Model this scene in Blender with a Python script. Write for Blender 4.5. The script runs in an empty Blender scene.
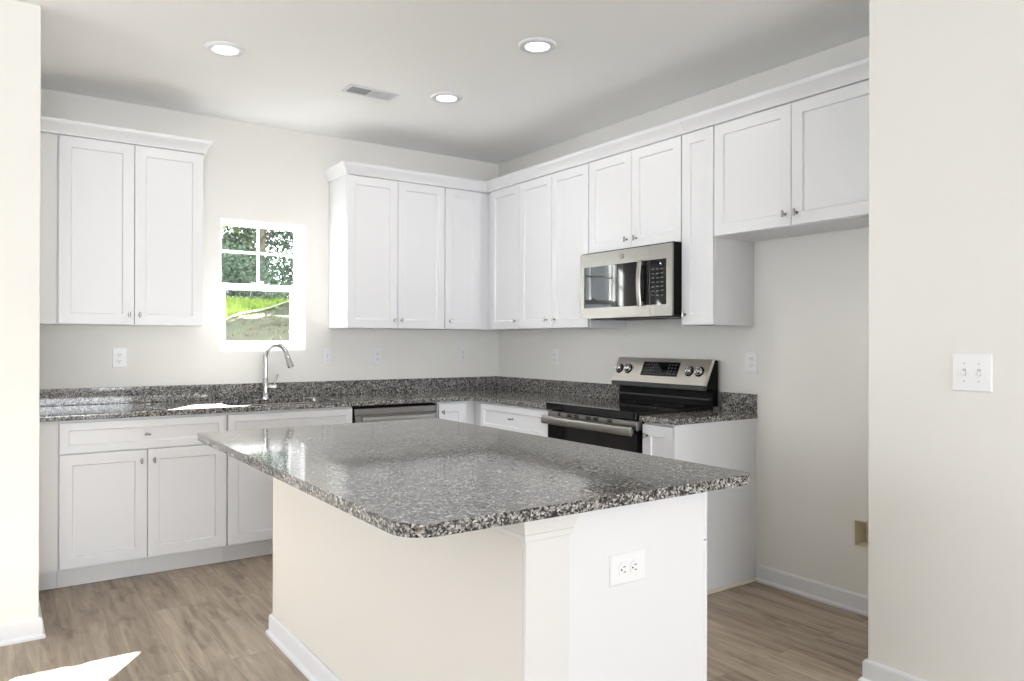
import bpy, bmesh, math, random
from mathutils import Vector, Matrix
from mathutils.geometry import tessellate_polygon
sc = bpy.context.scene
COL = sc.collection
random.seed(7)
R = math.radians

# ------------------------------------------------------------------ camera
cd = bpy.data.cameras.new('camera')
cam = bpy.data.objects.new('camera', cd)
COL.objects.link(cam)
sc.camera = cam
cd.sensor_fit = 'HORIZONTAL'
cd.sensor_width = 36.0
cd.lens = 747.364 * 36.0 / 1024.0
cd.clip_start = 0.05
CAMP = Vector((-3.3947, -5.0796, 1.2849))
yaw, pitch, roll = R(-34.804), R(0.113), R(0.149)
fw = Vector((-math.sin(yaw) * math.cos(pitch), math.cos(yaw) * math.cos(pitch), math.sin(pitch)))
rt = Vector((math.cos(yaw), math.sin(yaw), 0))
up = rt.cross(fw)
rt2 = rt * math.cos(roll) + up * math.sin(roll)
up2 = -rt * math.sin(roll) + up * math.cos(roll)
mw = Matrix((rt2, up2, -fw)).transposed().to_4x4()
mw.translation = CAMP
cam.matrix_world = mw

# ------------------------------------------------------------------ world, sun, daylight
w = bpy.data.worlds.new('world')
sc.world = w
w.use_nodes = True
bgn = w.node_tree.nodes['Background']
bgn.inputs[0].default_value = (0.89, 0.95, 1.0, 1)
bgn.inputs[1].default_value = 5.3

def sun(direction, strength, angle=0.6, color=(1, 0.98, 0.95)):
    l = bpy.data.lights.new('sun', 'SUN')
    l.energy = strength
    l.angle = R(angle)
    l.color = color
    o = bpy.data.objects.new('sun', l)
    COL.objects.link(o)
    o.rotation_euler = Vector(direction).to_track_quat('-Z', 'Y').to_euler()
    o.location = (0, 4, 6)

sun((-0.725, -1.055, -1.0), 340.0)

def window_light(name, loc, direction, sx, sz, power, color=(0.93, 0.97, 1.0)):
    l = bpy.data.lights.new(name, 'AREA')
    l.shape = 'RECTANGLE'
    l.size, l.size_y = sx, sz
    l.energy = power
    l.color = color
    o = bpy.data.objects.new(name, l)
    COL.objects.link(o)
    o.location = loc
    o.rotation_euler = Vector(direction).to_track_quat('-Z', 'Y').to_euler()

ROOM_X0, ROOM_Y0 = -7.2, -12.6
# daylight entering through the openings of the living room behind the camera
window_light('daylight_patio', (ROOM_X0 + 0.03, -2.72, 1.1), (1, 0, 0), 2.5, 2.0, 6)
window_light('daylight_rear', (-5.0, ROOM_Y0 + 0.03, 1.30), (0, 1, 0), 2.4, 1.5, 150)
window_light('daylight_rear_right', (-2.2, ROOM_Y0 + 0.03, 1.30), (0, 1, 0), 2.4, 1.5, 150)

sc.view_settings.view_transform = 'Standard'
sc.view_settings.look = 'None'
sc.view_settings.gamma = 1.0
sc.view_settings.use_curve_mapping = False
sc.view_settings.exposure = 0.18
sc.cycles.use_denoising = True
sc.cycles.max_bounces = 10
sc.cycles.diffuse_bounces = 6
sc.cycles.sample_clamp_indirect = 60.0
sc.cycles.caustics_reflective = False
sc.cycles.caustics_refractive = False

# ------------------------------------------------------------------ materials
def new_mat(name):
    m = bpy.data.materials.new(name)
    m.use_nodes = True
    nt = m.node_tree
    return m, nt, nt.nodes['Principled BSDF']

def plain(name, col, rough=0.5, metal=0.0, bump=0.0, bscale=300.0, spec=0.5):
    m, nt, b = new_mat(name)
    b.inputs['Base Color'].default_value = (*col, 1)
    b.inputs['Roughness'].default_value = rough
    b.inputs['Metallic'].default_value = metal
    b.inputs['Specular IOR Level'].default_value = spec
    # slight procedural unevenness so no surface is perfectly uniform
    tc = nt.nodes.new('ShaderNodeTexCoord')
    n = nt.nodes.new('ShaderNodeTexNoise')
    n.inputs['Scale'].default_value = bscale
    nt.links.new(tc.outputs['Object'], n.inputs['Vector'])
    if bump > 0:
        bp = nt.nodes.new('ShaderNodeBump')
        bp.inputs['Strength'].default_value = bump
        bp.inputs['Distance'].default_value = 0.001
        nt.links.new(n.outputs['Fac'], bp.inputs['Height'])
        nt.links.new(bp.outputs['Normal'], b.inputs['Normal'])
    else:
        mr = nt.nodes.new('ShaderNodeMapRange')
        mr.inputs['To Min'].default_value = max(0, rough - 0.02)
        mr.inputs['To Max'].default_value = rough + 0.02
        nt.links.new(n.outputs['Fac'], mr.inputs['Value'])
        nt.links.new(mr.outputs['Result'], b.inputs['Roughness'])
    return m

def ramp(nt, stops, interp='LINEAR'):
    r = nt.nodes.new('ShaderNodeValToRGB')
    cr = r.color_ramp
    cr.interpolation = interp
    while len(cr.elements) < len(stops):
        cr.elements.new(0.5)
    for e, (p, c) in zip(cr.elements, stops):
        e.position = p
        e.color = (*c, 1)
    return r

M = {}
M['cab'] = plain('white_cabinet_paint', (0.735, 0.742, 0.77), 0.38, bump=0.02, bscale=90)
M['filler'] = plain('white_filler_laminate', (0.70, 0.70, 0.71), 0.45)
M['trim'] = plain('white_trim_paint', (0.73, 0.74, 0.77), 0.35)
M['wall'] = plain('greige_wall_paint', (0.78, 0.768, 0.74), 0.75, bump=0.06, bscale=220)
M['post'] = plain('white_post_paint', (0.70, 0.695, 0.69), 0.45)
M['cream'] = plain('cream_island_paint', (0.70, 0.67, 0.63), 0.7, bump=0.05, bscale=220)
M['ceil'] = plain('ceiling_paint', (0.925, 0.925, 0.925), 0.85, bump=0.1, bscale=160)
M['plate'] = plain('white_plastic', (0.80, 0.80, 0.82), 0.3)
M['slot'] = plain('dark_slot', (0.05, 0.05, 0.05), 0.6)
M['chrome'] = plain('polished_chrome', (0.62, 0.62, 0.63), 0.09, 1.0)
M['blackglass'] = plain('black_glass', (0.008, 0.008, 0.009), 0.04, spec=0.35)
M['ceramic'] = plain('black_ceramic_glass', (0.006, 0.006, 0.007), 0.06, spec=0.35)
M['ovenglass'] = plain('dark_oven_glass', (0.006, 0.006, 0.006), 0.05, spec=0.25)
M['knob'] = plain('dark_nickel', (0.36, 0.35, 0.34), 0.22, 1.0)
M['keys'] = plain('dim_key_printing', (0.13, 0.13, 0.13), 0.5)
M['blackmetal'] = plain('black_enamel', (0.005, 0.005, 0.005), 0.4, spec=0.08)
M['darkgrey'] = plain('dark_grey_plastic', (0.06, 0.06, 0.06), 0.4)
M['printing'] = plain('grey_printing', (0.45, 0.45, 0.45), 0.5)
M['darkprint'] = plain('dark_printing', (0.12, 0.115, 0.11), 0.5)
M['vinyl'] = plain('white_window_vinyl', (0.85, 0.85, 0.86), 0.35)
M['louver'] = plain('grey_vent_louvre', (0.25, 0.26, 0.28), 0.5)
M['boxint'] = plain('bare_box_interior', (0.80, 0.74, 0.58), 0.8)
M['dark'] = plain('dark_void', (0.03, 0.028, 0.025), 0.9)
M['bark'] = plain('tree_bark', (0.10, 0.08, 0.06), 0.9, bump=0.6, bscale=30)
M['cord'] = plain('pale_cord', (0.30, 0.33, 0.31), 0.6)
M['shoe'] = plain('cream_shoe_strip', (0.78, 0.72, 0.62), 0.5)

def stainless(name, axis, col=(0.58, 0.565, 0.54), rough=0.30):
    m, nt, b = new_mat(name)
    b.inputs['Metallic'].default_value = 1.0
    tc = nt.nodes.new('ShaderNodeTexCoord')
    mp = nt.nodes.new('ShaderNodeMapping')
    s = [400, 400, 400]
    s[axis] = 4
    mp.inputs['Scale'].default_value = s
    n = nt.nodes.new('ShaderNodeTexNoise')
    n.inputs['Scale'].default_value = 1.0
    n.inputs['Detail'].default_value = 3
    nt.links.new(tc.outputs['Object'], mp.inputs['Vector'])
    nt.links.new(mp.outputs['Vector'], n.inputs['Vector'])
    r = ramp(nt, [(0.3, tuple(c * 0.92 for c in col)), (0.7, tuple(min(1, c * 1.06) for c in col))])
    nt.links.new(n.outputs['Fac'], r.inputs['Fac'])
    nt.links.new(r.outputs['Color'], b.inputs['Base Color'])
    b.inputs['Roughness'].default_value = rough
    b.inputs['Anisotropic'].default_value = 0.4
    return m
M['steel'] = stainless('brushed_stainless', 1, (0.74, 0.70, 0.64))
M['steelmw'] = stainless('brushed_stainless_satin', 1, (0.335, 0.32, 0.298), 0.34)
M['steeldw'] = stainless('brushed_stainless_dark', 0, (0.30, 0.29, 0.28))
M['steelx'] = stainless('brushed_stainless_horizontal', 0, (0.5, 0.49, 0.47))

def granite():
    m, nt, b = new_mat('speckled_granite')
    tc = nt.nodes.new('ShaderNodeTexCoord')
    # grains
    v = nt.nodes.new('ShaderNodeTexVoronoi')
    v.inputs['Scale'].default_value = 205
    nz = nt.nodes.new('ShaderNodeTexNoise')
    nz.inputs['Scale'].default_value = 90
    nz.inputs['Detail'].default_value = 2
    mixv = nt.nodes.new('ShaderNodeVectorMath')
    mixv.operation = 'MULTIPLY_ADD'
    mixv.inputs[1].default_value = (0.008, 0.008, 0.008)
    nt.links.new(tc.outputs['Object'], nz.inputs['Vector'])
    nt.links.new(nz.outputs['Color'], mixv.inputs[0])
    nt.links.new(tc.outputs['Object'], mixv.inputs[2])
    nt.links.new(mixv.outputs[0], v.inputs['Vector'])
    sep = nt.nodes.new('ShaderNodeSeparateColor')
    nt.links.new(v.outputs['Color'], sep.inputs['Color'])
    # larger clusters of dark mineral
    cl = nt.nodes.new('ShaderNodeTexNoise')
    cl.inputs['Scale'].default_value = 55
    cl.inputs['Detail'].default_value = 3
    nt.links.new(tc.outputs['Object'], cl.inputs['Vector'])
    ad = nt.nodes.new('ShaderNodeMath')
    ad.operation = 'MULTIPLY_ADD'
    ad.inputs[1].default_value = 0.9
    ad.inputs[2].default_value = -0.45
    nt.links.new(cl.outputs['Fac'], ad.inputs[0])
    sm = nt.nodes.new('ShaderNodeMath')
    sm.operation = 'ADD'
    nt.links.new(sep.outputs['Red'], sm.inputs[0])
    nt.links.new(ad.outputs[0], sm.inputs[1])
    r = ramp(nt, [(0.0, (0.014, 0.014, 0.016)), (0.21, (0.05, 0.047, 0.046)), (0.37, (0.115, 0.11, 0.105)),
                  (0.53, (0.22, 0.21, 0.20)), (0.73, (0.35, 0.34, 0.325)), (0.93, (0.54, 0.53, 0.515))], 'CONSTANT')
    nt.links.new(sm.outputs[0], r.inputs['Fac'])
    # a few rusty grains
    r2 = ramp(nt, [(0.0, (0, 0, 0)), (0.94, (1, 1, 1))], 'CONSTANT')
    nt.links.new(sep.outputs['Green'], r2.inputs['Fac'])
    mx = nt.nodes.new('ShaderNodeMix')
    mx.data_type = 'RGBA'
    mx.inputs['B'].default_value = (0.22, 0.13, 0.08, 1)
    fm = nt.nodes.new('ShaderNodeMath')
    fm.operation = 'MULTIPLY'
    fm.inputs[1].default_value = 0.3
    nt.links.new(r2.outputs['Color'], fm.inputs[0])
    nt.links.new(fm.outputs[0], mx.inputs['Factor'])
    nt.links.new(r.outputs['Color'], mx.inputs['A'])
    nt.links.new(mx.outputs['Result'], b.inputs['Base Color'])
    b.inputs['Roughness'].default_value = 0.07
    b.inputs['Specular IOR Level'].default_value = 0.50
    return m
M['granite'] = granite()

def planks():
    m, nt, b = new_mat('vinyl_plank_floor')
    tc = nt.nodes.new('ShaderNodeTexCoord')
    mp = nt.nodes.new('ShaderNodeMapping')
    mp.inputs['Rotation'].default_value = (0, 0, R(90))
    mp.inputs['Location'].default_value = (0.31, 0.07, 0)
    nt.links.new(tc.outputs['Object'], mp.inputs['Vector'])
    br = nt.nodes.new('ShaderNodeTexBrick')
    br.offset = 0.37
    br.inputs['Scale'].default_value = 1.0
    br.inputs['Brick Width'].default_value = 1.22
    br.inputs['Row Height'].default_value = 0.178
    br.inputs['Mortar Size'].default_value = 0.0012
    br.inputs['Mortar Smooth'].default_value = 0.3
    br.inputs['Color1'].default_value = (0.0, 0.0, 0.0, 1)
    br.inputs['Color2'].default_value = (1, 1, 1, 1)
    br.inputs['Mortar'].default_value = (0.5, 0.5, 0.5, 1)
    nt.links.new(mp.outputs['Vector'], br.inputs['Vector'])
    # per-plank offset of the grain
    off = nt.nodes.new('ShaderNodeVectorMath')
    off.operation = 'MULTIPLY_ADD'
    off.inputs[1].default_value = (13, 7, 5)
    nt.links.new(br.outputs['Color'], off.inputs[0])
    mp2 = nt.nodes.new('ShaderNodeMapping')
    mp2.inputs['Scale'].default_value = (16, 1.3, 1)
    nt.links.new(tc.outputs['Object'], mp2.inputs['Vector'])
    nt.links.new(mp2.outputs['Vector'], off.inputs[2])
    g = nt.nodes.new('ShaderNodeTexNoise')
    g.inputs['Scale'].default_value = 1.6
    g.inputs['Detail'].default_value = 7
    g.inputs['Roughness'].default_value = 0.62
    g.inputs['Distortion'].default_value = 0.7
    nt.links.new(off.outputs[0], g.inputs['Vector'])
    mpk = nt.nodes.new('ShaderNodeMapping')
    mpk.inputs['Scale'].default_value = (9, 3.2, 1)
    nt.links.new(tc.outputs['Object'], mpk.inputs['Vector'])
    kn = nt.nodes.new('ShaderNodeTexNoise')
    kn.inputs['Scale'].default_value = 1.5
    kn.inputs['Detail'].default_value = 3
    nt.links.new(mpk.outputs['Vector'], kn.inputs['Vector'])
    r = ramp(nt, [(0.28, (0.18, 0.136, 0.097)), (0.45, (0.335, 0.272, 0.208)), (0.60, (0.425, 0.354, 0.278)), (0.74, (0.54, 0.465, 0.382))])
    nt.links.new(g.outputs['Fac'], r.inputs['Fac'])
    rk = ramp(nt, [(0.27, (0.64, 0.62, 0.60)), (0.41, (1, 1, 1))])
    nt.links.new(kn.outputs['Fac'], rk.inputs['Fac'])
    mu = nt.nodes.new('ShaderNodeMix')
    mu.data_type = 'RGBA'
    mu.blend_type = 'MULTIPLY'
    mu.inputs['Factor'].default_value = 1
    nt.links.new(r.outputs['Color'], mu.inputs['A'])
    nt.links.new(rk.outputs['Color'], mu.inputs['B'])
    rt_ = ramp(nt, [(0.0, (0.84, 0.82, 0.80)), (1.0, (1.08, 1.07, 1.06))])
    nt.links.new(br.outputs['Color'], rt_.inputs['Fac'])
    mu2 = nt.nodes.new('ShaderNodeMix')
    mu2.data_type = 'RGBA'
    mu2.blend_type = 'MULTIPLY'
    mu2.inputs['Factor'].default_value = 1
    nt.links.new(mu.outputs['Result'], mu2.inputs['A'])
    nt.links.new(rt_.outputs['Color'], mu2.inputs['B'])
    mo = nt.nodes.new('ShaderNodeMix')
    mo.data_type = 'RGBA'
    mo.inputs['B'].default_value = (0.10, 0.08, 0.06, 1)
    fm = nt.nodes.new('ShaderNodeMath')
    fm.operation = 'MULTIPLY'
    fm.inputs[1].default_value = 0.45
    nt.links.new(br.outputs['Fac'], fm.inputs[0])
    nt.links.new(fm.outputs[0], mo.inputs['Factor'])
    nt.links.new(mu2.outputs['Result'], mo.inputs['A'])
    nt.links.new(mo.outputs['Result'], b.inputs['Base Color'])
    b.inputs['Roughness'].default_value = 0.42
    bp = nt.nodes.new('ShaderNodeBump')
    bp.inputs['Strength'].default_value = 0.15
    bp.inputs['Distance'].default_value = 0.001
    nt.links.new(g.outputs['Fac'], bp.inputs['Height'])
    nt.links.new(bp.outputs['Normal'], b.inputs['Normal'])
    return m
M['planks'] = planks()

def emit(name, col, strength):
    m, nt, b = new_mat(name)
    b.inputs['Base Color'].default_value = (*col, 1)
    b.inputs['Emission Color'].default_value = (*col, 1)
    b.inputs['Emission Strength'].default_value = strength
    return m
M['lamp'] = emit('lamp_diffuser', (1.0, 0.98, 0.94), 3.0)
M['led'] = emit('clock_digits', (0.85, 0.95, 1.0), 0.7)

def glass():
    m = bpy.data.materials.new('window_glass')
    m.use_nodes = True
    nt = m.node_tree
    nt.nodes.clear()
    o = nt.nodes.new('ShaderNodeOutputMaterial')
    t = nt.nodes.new('ShaderNodeBsdfTransparent')
    t.inputs[0].default_value = (0.95, 0.97, 0.96, 1)
    g = nt.nodes.new('ShaderNodeBsdfGlossy')
    g.inputs['Roughness'].default_value = 0.02
    fr = nt.nodes.new('ShaderNodeFresnel')
    fr.inputs[0].default_value = 1.3
    mx = nt.nodes.new('ShaderNodeMixShader')
    nt.links.new(fr.outputs[0], mx.inputs[0])
    nt.links.new(t.outputs[0], mx.inputs[1])
    nt.links.new(g.outputs[0], mx.inputs[2])
    nt.links.new(mx.outputs[0], o.inputs[0])
    return m
M['glass'] = glass()

def varied(name, stops, scale, rough=0.8, detail=4, translucent=False):
    m, nt, b = new_mat(name)
    tc = nt.nodes.new('ShaderNodeTexCoord')
    n = nt.nodes.new('ShaderNodeTexNoise')
    n.inputs['Scale'].default_value = scale
    n.inputs['Detail'].default_value = detail
    nt.links.new(tc.outputs['Object'], n.inputs['Vector'])
    r = ramp(nt, stops)
    nt.links.new(n.outputs['Fac'], r.inputs['Fac'])
    nt.links.new(r.outputs['Color'], b.inputs['Base Color'])
    b.inputs['Roughness'].default_value = rough
    b.inputs['Specular IOR Level'].default_value = 0.0
    return m
M['grass'] = varied('sunlit_grass', [(0.3, (0.06, 0.10, 0.02)), (0.5, (0.13, 0.19, 0.04)), (0.7, (0.22, 0.26, 0.08))], 3)
M['straw'] = varied('straw_covered_soil', [(0.3, (0.042, 0.04, 0.03)), (0.5, (0.072, 0.07, 0.055)), (0.7, (0.055, 0.075, 0.042))], 4)
M['leaf_dark'] = varied('dark_leaves', [(0.3, (0.045, 0.065, 0.05)), (0.6, (0.085, 0.115, 0.085)), (0.8, (0.13, 0.16, 0.12))], 2.5)
M['leaf_grey'] = varied('grey_green_leaves', [(0.3, (0.05, 0.07, 0.05)), (0.6, (0.085, 0.105, 0.075)), (0.8, (0.13, 0.14, 0.11))], 2.5)
M['leaf_bright'] = varied('bright_leaves', [(0.3, (0.09, 0.13, 0.03)), (0.7, (0.2, 0.23, 0.06))], 2.5)

# ------------------------------------------------------------------ mesh helpers
def wloc(o):
    p = Vector((0, 0, 0))
    while o is not None:
        p = p + o.location
        o = o.parent
    return p

class MB:
    def __init__(self, T=None):
        self.bm = bmesh.new()
        self.T = T or Matrix.Identity(4)

    def v(self, p):
        return self.bm.verts.new(self.T @ Vector(p))

    def face(self, pts):
        try:
            return self.bm.faces.new([self.v(p) for p in pts])
        except ValueError:
            return None

    def box(self, x0, x1, y0, y1, z0, z1):
        x0, x1 = min(x0, x1), max(x0, x1)
        y0, y1 = min(y0, y1), max(y0, y1)
        z0, z1 = min(z0, z1), max(z0, z1)
        V = [self.v(p) for p in ((x0, y0, z0), (x1, y0, z0), (x1, y1, z0), (x0, y1, z0),
                                 (x0, y0, z1), (x1, y0, z1), (x1, y1, z1), (x0, y1, z1))]
        for f in ((0, 3, 2, 1), (4, 5, 6, 7), (0, 1, 5, 4), (1, 2, 6, 5), (2, 3, 7, 6), (3, 0, 4, 7)):
            self.bm.faces.new([V[i] for i in f])
        return self

    def loft(self, rings, cap=True, closed=True):
        Rv = [[self.v(p) for p in r] for r in rings]
        n = len(Rv[0])
        for a, b in zip(Rv[:-1], Rv[1:]):
            for i in range(n if closed else n - 1):
                j = (i + 1) % n
                try:
                    self.bm.faces.new((a[i], a[j], b[j], b[i]))
                except ValueError:
                    pass
        if cap:
            for r, rev in ((Rv[0], True), (Rv[-1], False)):
                try:
                    self.bm.faces.new(list(reversed(r)) if rev else r)
                except ValueError:
                    pass
        return self

    def tube(self, pts, rad, seg=16):
        pts = [Vector(p) for p in pts]
        n = len(pts)
        if not hasattr(rad, '__len__'):
            rad = [rad] * n
        tang = []
        for i in range(n):
            a = pts[max(i - 1, 0)]
            b = pts[min(i + 1, n - 1)]
            tang.append((b - a).normalized())
        t0 = tang[0]
        ref = Vector((0, 0, 1)) if abs(t0.z) < 0.9 else Vector((1, 0, 0))
        u = t0.cross(ref).normalized()
        rings = []
        for i in range(n):
            t = tang[i]
            u = (u - t * u.dot(t)).normalized()
            vv = t.cross(u)
            rings.append([pts[i] + (u * math.cos(2 * math.pi * k / seg) + vv * math.sin(2 * math.pi * k / seg)) * rad[i] for k in range(seg)])
        return self.loft(rings)

    def cyl(self, a, b, r, seg=24):
        return self.tube([a, b], r, seg)

    def prism(self, poly, axis, a, b):
        # poly: list of 2D points in the plane of the two remaining axes (in order x,y,z minus axis)
        def mk(p, c):
            q = list(p)
            q.insert(axis, c)
            return tuple(q)
        return self.loft([[mk(p, a) for p in poly], [mk(p, b) for p in poly]])

    def slab(self, outer, holes, z0, z1):
        loops = [outer] + list(holes)
        flat = [p for l in loops for p in l]
        tris = tessellate_polygon([[Vector((p[0], p[1], 0)) for p in l] for l in loops])
        top = [self.v((p[0], p[1], z1)) for p in flat]
        bot = [self.v((p[0], p[1], z0)) for p in flat]
        for t in tris:
            self.bm.faces.new([top[i] for i in t])
            self.bm.faces.new([bot[i] for i in reversed(t)])
        k = 0
        for l in loops:
            n = len(l)
            for i in range(n):
                j = (i + 1) % n
                self.bm.faces.new((bot[k + i], bot[k + j], top[k + j], top[k + i]))
            k += n
        return self

    def sweep(self, profile, path, side=1):
        # profile: (outward, z) closed polygon; path: xy polyline, outward = side * left normal
        P = [Vector((p[0], p[1])) for p in path]
        nrm = []
        for a, b in zip(P[:-1], P[1:]):
            d = (b - a).normalized()
            nrm.append(Vector((-d.y, d.x)) * side)
        rings = []
        for i, p in enumerate(P):
            if i == 0:
                o = nrm[0]
            elif i == len(P) - 1:
                o = nrm[-1]
            else:
                s = nrm[i - 1] + nrm[i]
                o = s / max(0.2, s.dot(nrm[i]))
            rings.append([(p.x + o.x * q[0], p.y + o.y * q[0], q[1]) for q in profile])
        return self.loft(rings)

    def shaker(self, x0, x1, z0, z1, yb, th=0.019, rail=0.057, rec=0.009, slope=0.004):
        # door with a recessed centre panel; front faces local -y, back at y = yb
        yf = yb - th
        yr = yf + rec
        o = [(x0, z0), (x1, z0), (x1, z1), (x0, z1)]
        i1 = [(x0 + rail, z0 + rail), (x1 - rail, z0 + rail), (x1 - rail, z1 - rail), (x0 + rail, z1 - rail)]
        r2 = rail + slope
        i2 = [(x0 + r2, z0 + r2), (x1 - r2, z0 + r2), (x1 - r2, z1 - r2), (x0 + r2, z1 - r2)]
        B = [self.v((x, yb, z)) for x, z in o]
        F = [self.v((x, yf, z)) for x, z in o]
        A = [self.v((x, yf, z)) for x, z in i1]
        C = [self.v((x, yr, z)) for x, z in i2]
        for i in range(4):
            j = (i + 1) % 4
            self.bm.faces.new((B[j], B[i], F[i], F[j]))
            self.bm.faces.new((F[j], F[i], A[i], A[j]))
            self.bm.faces.new((A[j], A[i], C[i], C[j]))
        self.bm.faces.new(C)
        self.bm.faces.new(list(reversed(B)))
        return self

    def build(self, name, mat, parent=None, bevel=0.0, smooth=False, label=None, seg=2, angle=35):
        me = bpy.data.meshes.new(name)
        bmesh.ops.recalc_face_normals(self.bm, faces=self.bm.faces[:])
        off = wloc(parent) if parent is not None else Vector((0, 0, 0))
        if parent is None:
            xs = [v.co for v in self.bm.verts]
            lo = Vector((min(c.x for c in xs), min(c.y for c in xs), min(c.z for c in xs)))
            hi = Vector((max(c.x for c in xs), max(c.y for c in xs), max(c.z for c in xs)))
            off = Vector(((lo.x + hi.x) / 2, (lo.y + hi.y) / 2, lo.z))
        for v in self.bm.verts:
            v.co -= off
        self.bm.to_mesh(me)
        self.bm.free()
        o = bpy.data.objects.new(name, me)
        COL.objects.link(o)
        me.materials.append(mat)
        if parent is not None:
            o.parent = parent
        else:
            o.location = off
        if smooth:
            for p in me.polygons:
                p.use_smooth = True
            if not bevel:
                me.set_sharp_from_angle(angle=R(50))
        if bevel:
            b = o.modifiers.new('bevel', 'BEVEL')
            b.width = bevel
            b.segments = seg
            b.limit_method = 'ANGLE'
            b.angle_limit = R(angle)
            b.harden_normals = False
            for p in me.polygons:
                p.use_smooth = True
            wn = o.modifiers.new('normals', 'WEIGHTED_NORMAL')
            wn.keep_sharp = True
        if label:
            o['label'] = label
        return o

def tag(o, label, cat, group=None):
    o['label'] = label
    o['category'] = cat
    if group:
        o['group'] = group
    return o

def thing(name, label, cat, loc, group=None):
    o = bpy.data.objects.new(name, None)
    o.empty_display_size = 0.1
    COL.objects.link(o)
    o.location = loc
    return tag(o, label, cat, group)

def struct(o):
    o['kind'] = 'structure'
    return o

def rounded(x0, x1, y0, y1, r, seg=8):
    # counter-clockwise rounded rectangle; r = radii at (x0,y0),(x1,y0),(x1,y1),(x0,y1)
    if not hasattr(r, '__len__'):
        r = [r] * 4
    out = []
    for (cx, cy, a0, rr) in ((x0 + r[0], y0 + r[0], 180, r[0]), (x1 - r[1], y0 + r[1], 270, r[1]),
                             (x1 - r[2], y1 - r[2], 0, r[2]), (x0 + r[3], y1 - r[3], 90, r[3])):
        if rr <= 0:
            out.append((cx, cy))
            continue
        for k in range(seg + 1):
            a = R(a0 + 90 * k / seg)
            out.append((cx + rr * math.cos(a), cy + rr * math.sin(a)))
    return out

# ------------------------------------------------------------------ dimensions
H = 2.7375
CT, TH = 0.906, 0.0295          # counter top height and thickness
CB = CT - TH
UB, UT = 1.377, 2.420          # wall cabinets
UD = 0.309                     # carcass depth (door adds 0.019)
BD = 0.612                     # base carcass depth
WX0, WX1, WZ0, WZ1 = -2.181, -1.607, 1.221, 2.091   # window opening

# ------------------------------------------------------------------ room shell
mb = MB()
mb.box(ROOM_X0 - 0.15, 0.15, ROOM_Y0 - 0.15, 0.0, -0.12, 0.0)
struct(mb.build('floor', M['planks']))
mb = MB()
mb.box(ROOM_X0 - 0.15, 0.15, ROOM_Y0 - 0.15, 0.16, H, H + 0.12)
struct(mb.build('ceiling', M['ceil']))
mb = MB()
for (x0, x1, z0, z1) in ((-3.3, WX0, -0.12, H), (WX1, 0.0, -0.12, H), (WX0, WX1, -0.12, WZ0), (WX0, WX1, WZ1, H)):
    mb.box(x0, x1, 0, 0.16, z0, z1)
struct(mb.build('wall_back', M['wall']))

# right wall with the cut-out of the open utility box in the fridge alcove
BY0, BY1, BZ0, BZ1 = -3.215, -3.075, 0.315, 0.437
mb = MB()
for (y0, y1, z0, z1) in ((BY1, 0.16, -0.12, H), (-3.60, BY0, -0.12, H), (BY0, BY1, -0.12, BZ0), (BY0, BY1, BZ1, H)):
    mb.box(0, 0.15, y0, y1, z0, z1)
struct(mb.build('wall_right', M['wall']))
PX, PY = -0.676, -3.528
mb = MB()
mb.box(PX, 0.15, ROOM_Y0, PY, -0.0, H)
struct(mb.build('wall_partition', M['wall'], bevel=0.004))
LX, LY = -3.226, -1.2537
mb = MB()
mb.box(ROOM_X0, LX, LY, 0.16, 0.0, H)
struct(mb.build('wall_left', M['wall'], bevel=0.004))
# living room behind the camera, with its openings
mb = MB()
for (y0, y1, z0, z1) in ((ROOM_Y0, -4.0, 0, H), (-1.45, LY, 0, H), (-4.0, -1.45, 2.3, H)):
    mb.box(ROOM_X0 - 0.15, ROOM_X0, y0, y1, z0, z1)
struct(mb.build('wall_living_room_side', M['wall']))
mb = MB()
for (x0, x1, z0, z1) in ((ROOM_X0, -6.1, 0, H), (-3.7, -3.4, 0, H), (-1.0, PX, 0, H), (-6.1, -3.7, 0, 0.6), (-6.1, -3.7, 2.3, H),
                         (-3.4, -1.0, 0, 0.6), (-3.4, -1.0, 2.3, H)):
    mb.box(x0, x1, ROOM_Y0 - 0.15, ROOM_Y0, z0, z1)
struct(mb.build('wall_rear', M['wall']))

# baseboards (board with eased top and a shoe strip)
BBP = [(0, 0.0), (0.024, 0.0), (0.024, 0.012), (0.018, 0.019), (0.0135, 0.021), (0.0135, 0.078), (0.010, 0.086), (0.004, 0.091), (0, 0.091)]
def baseboard(name, path, side):
    m_ = MB()
    m_.sweep(BBP, path, side)
    return struct(m_.build(name, M['trim'], bevel=0.0012))
baseboard('baseboard_right', [(0, -2.529), (0, PY)], -1)
baseboard('baseboard_partition', [(-0.02, PY), (PX, PY), (PX, ROOM_Y0)], -1)
baseboard('baseboard_left', [(ROOM_X0, LY), (LX, LY), (LX, -0.70)], -1)

# ------------------------------------------------------------------ window over the sink
win = bpy.data.objects.new('window_1', None)
COL.objects.link(win)
win.location = ((WX0 + WX1) / 2, 0.11, WZ0)
struct(win)
def frame_rect(m_, x0, x1, z0, z1, wl, wr, wb, wt, y0, y1):
    m_.box(x0, x0 + wl, y0, y1, z0, z1)
    m_.box(x1 - wr, x1, y0, y1, z0, z1)
    m_.box(x0 + wl, x1 - wr, y0, y1, z0, z0 + wb)
    m_.box(x0 + wl, x1 - wr, y0, y1, z1 - wt, z1)
mb = MB()
frame_rect(mb, WX0, WX1, WZ0, WZ1, 0.028, 0.028, 0.024, 0.018, 0.085, 0.160)
jl = MB()  # white liner added; its colour stands for the window glow on the reveal
jl.box(WX0, WX0 + 0.006, 0.001, 0.0845, WZ0, WZ1).box(WX1 - 0.006, WX1, 0.001, 0.0845, WZ0, WZ1)
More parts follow.
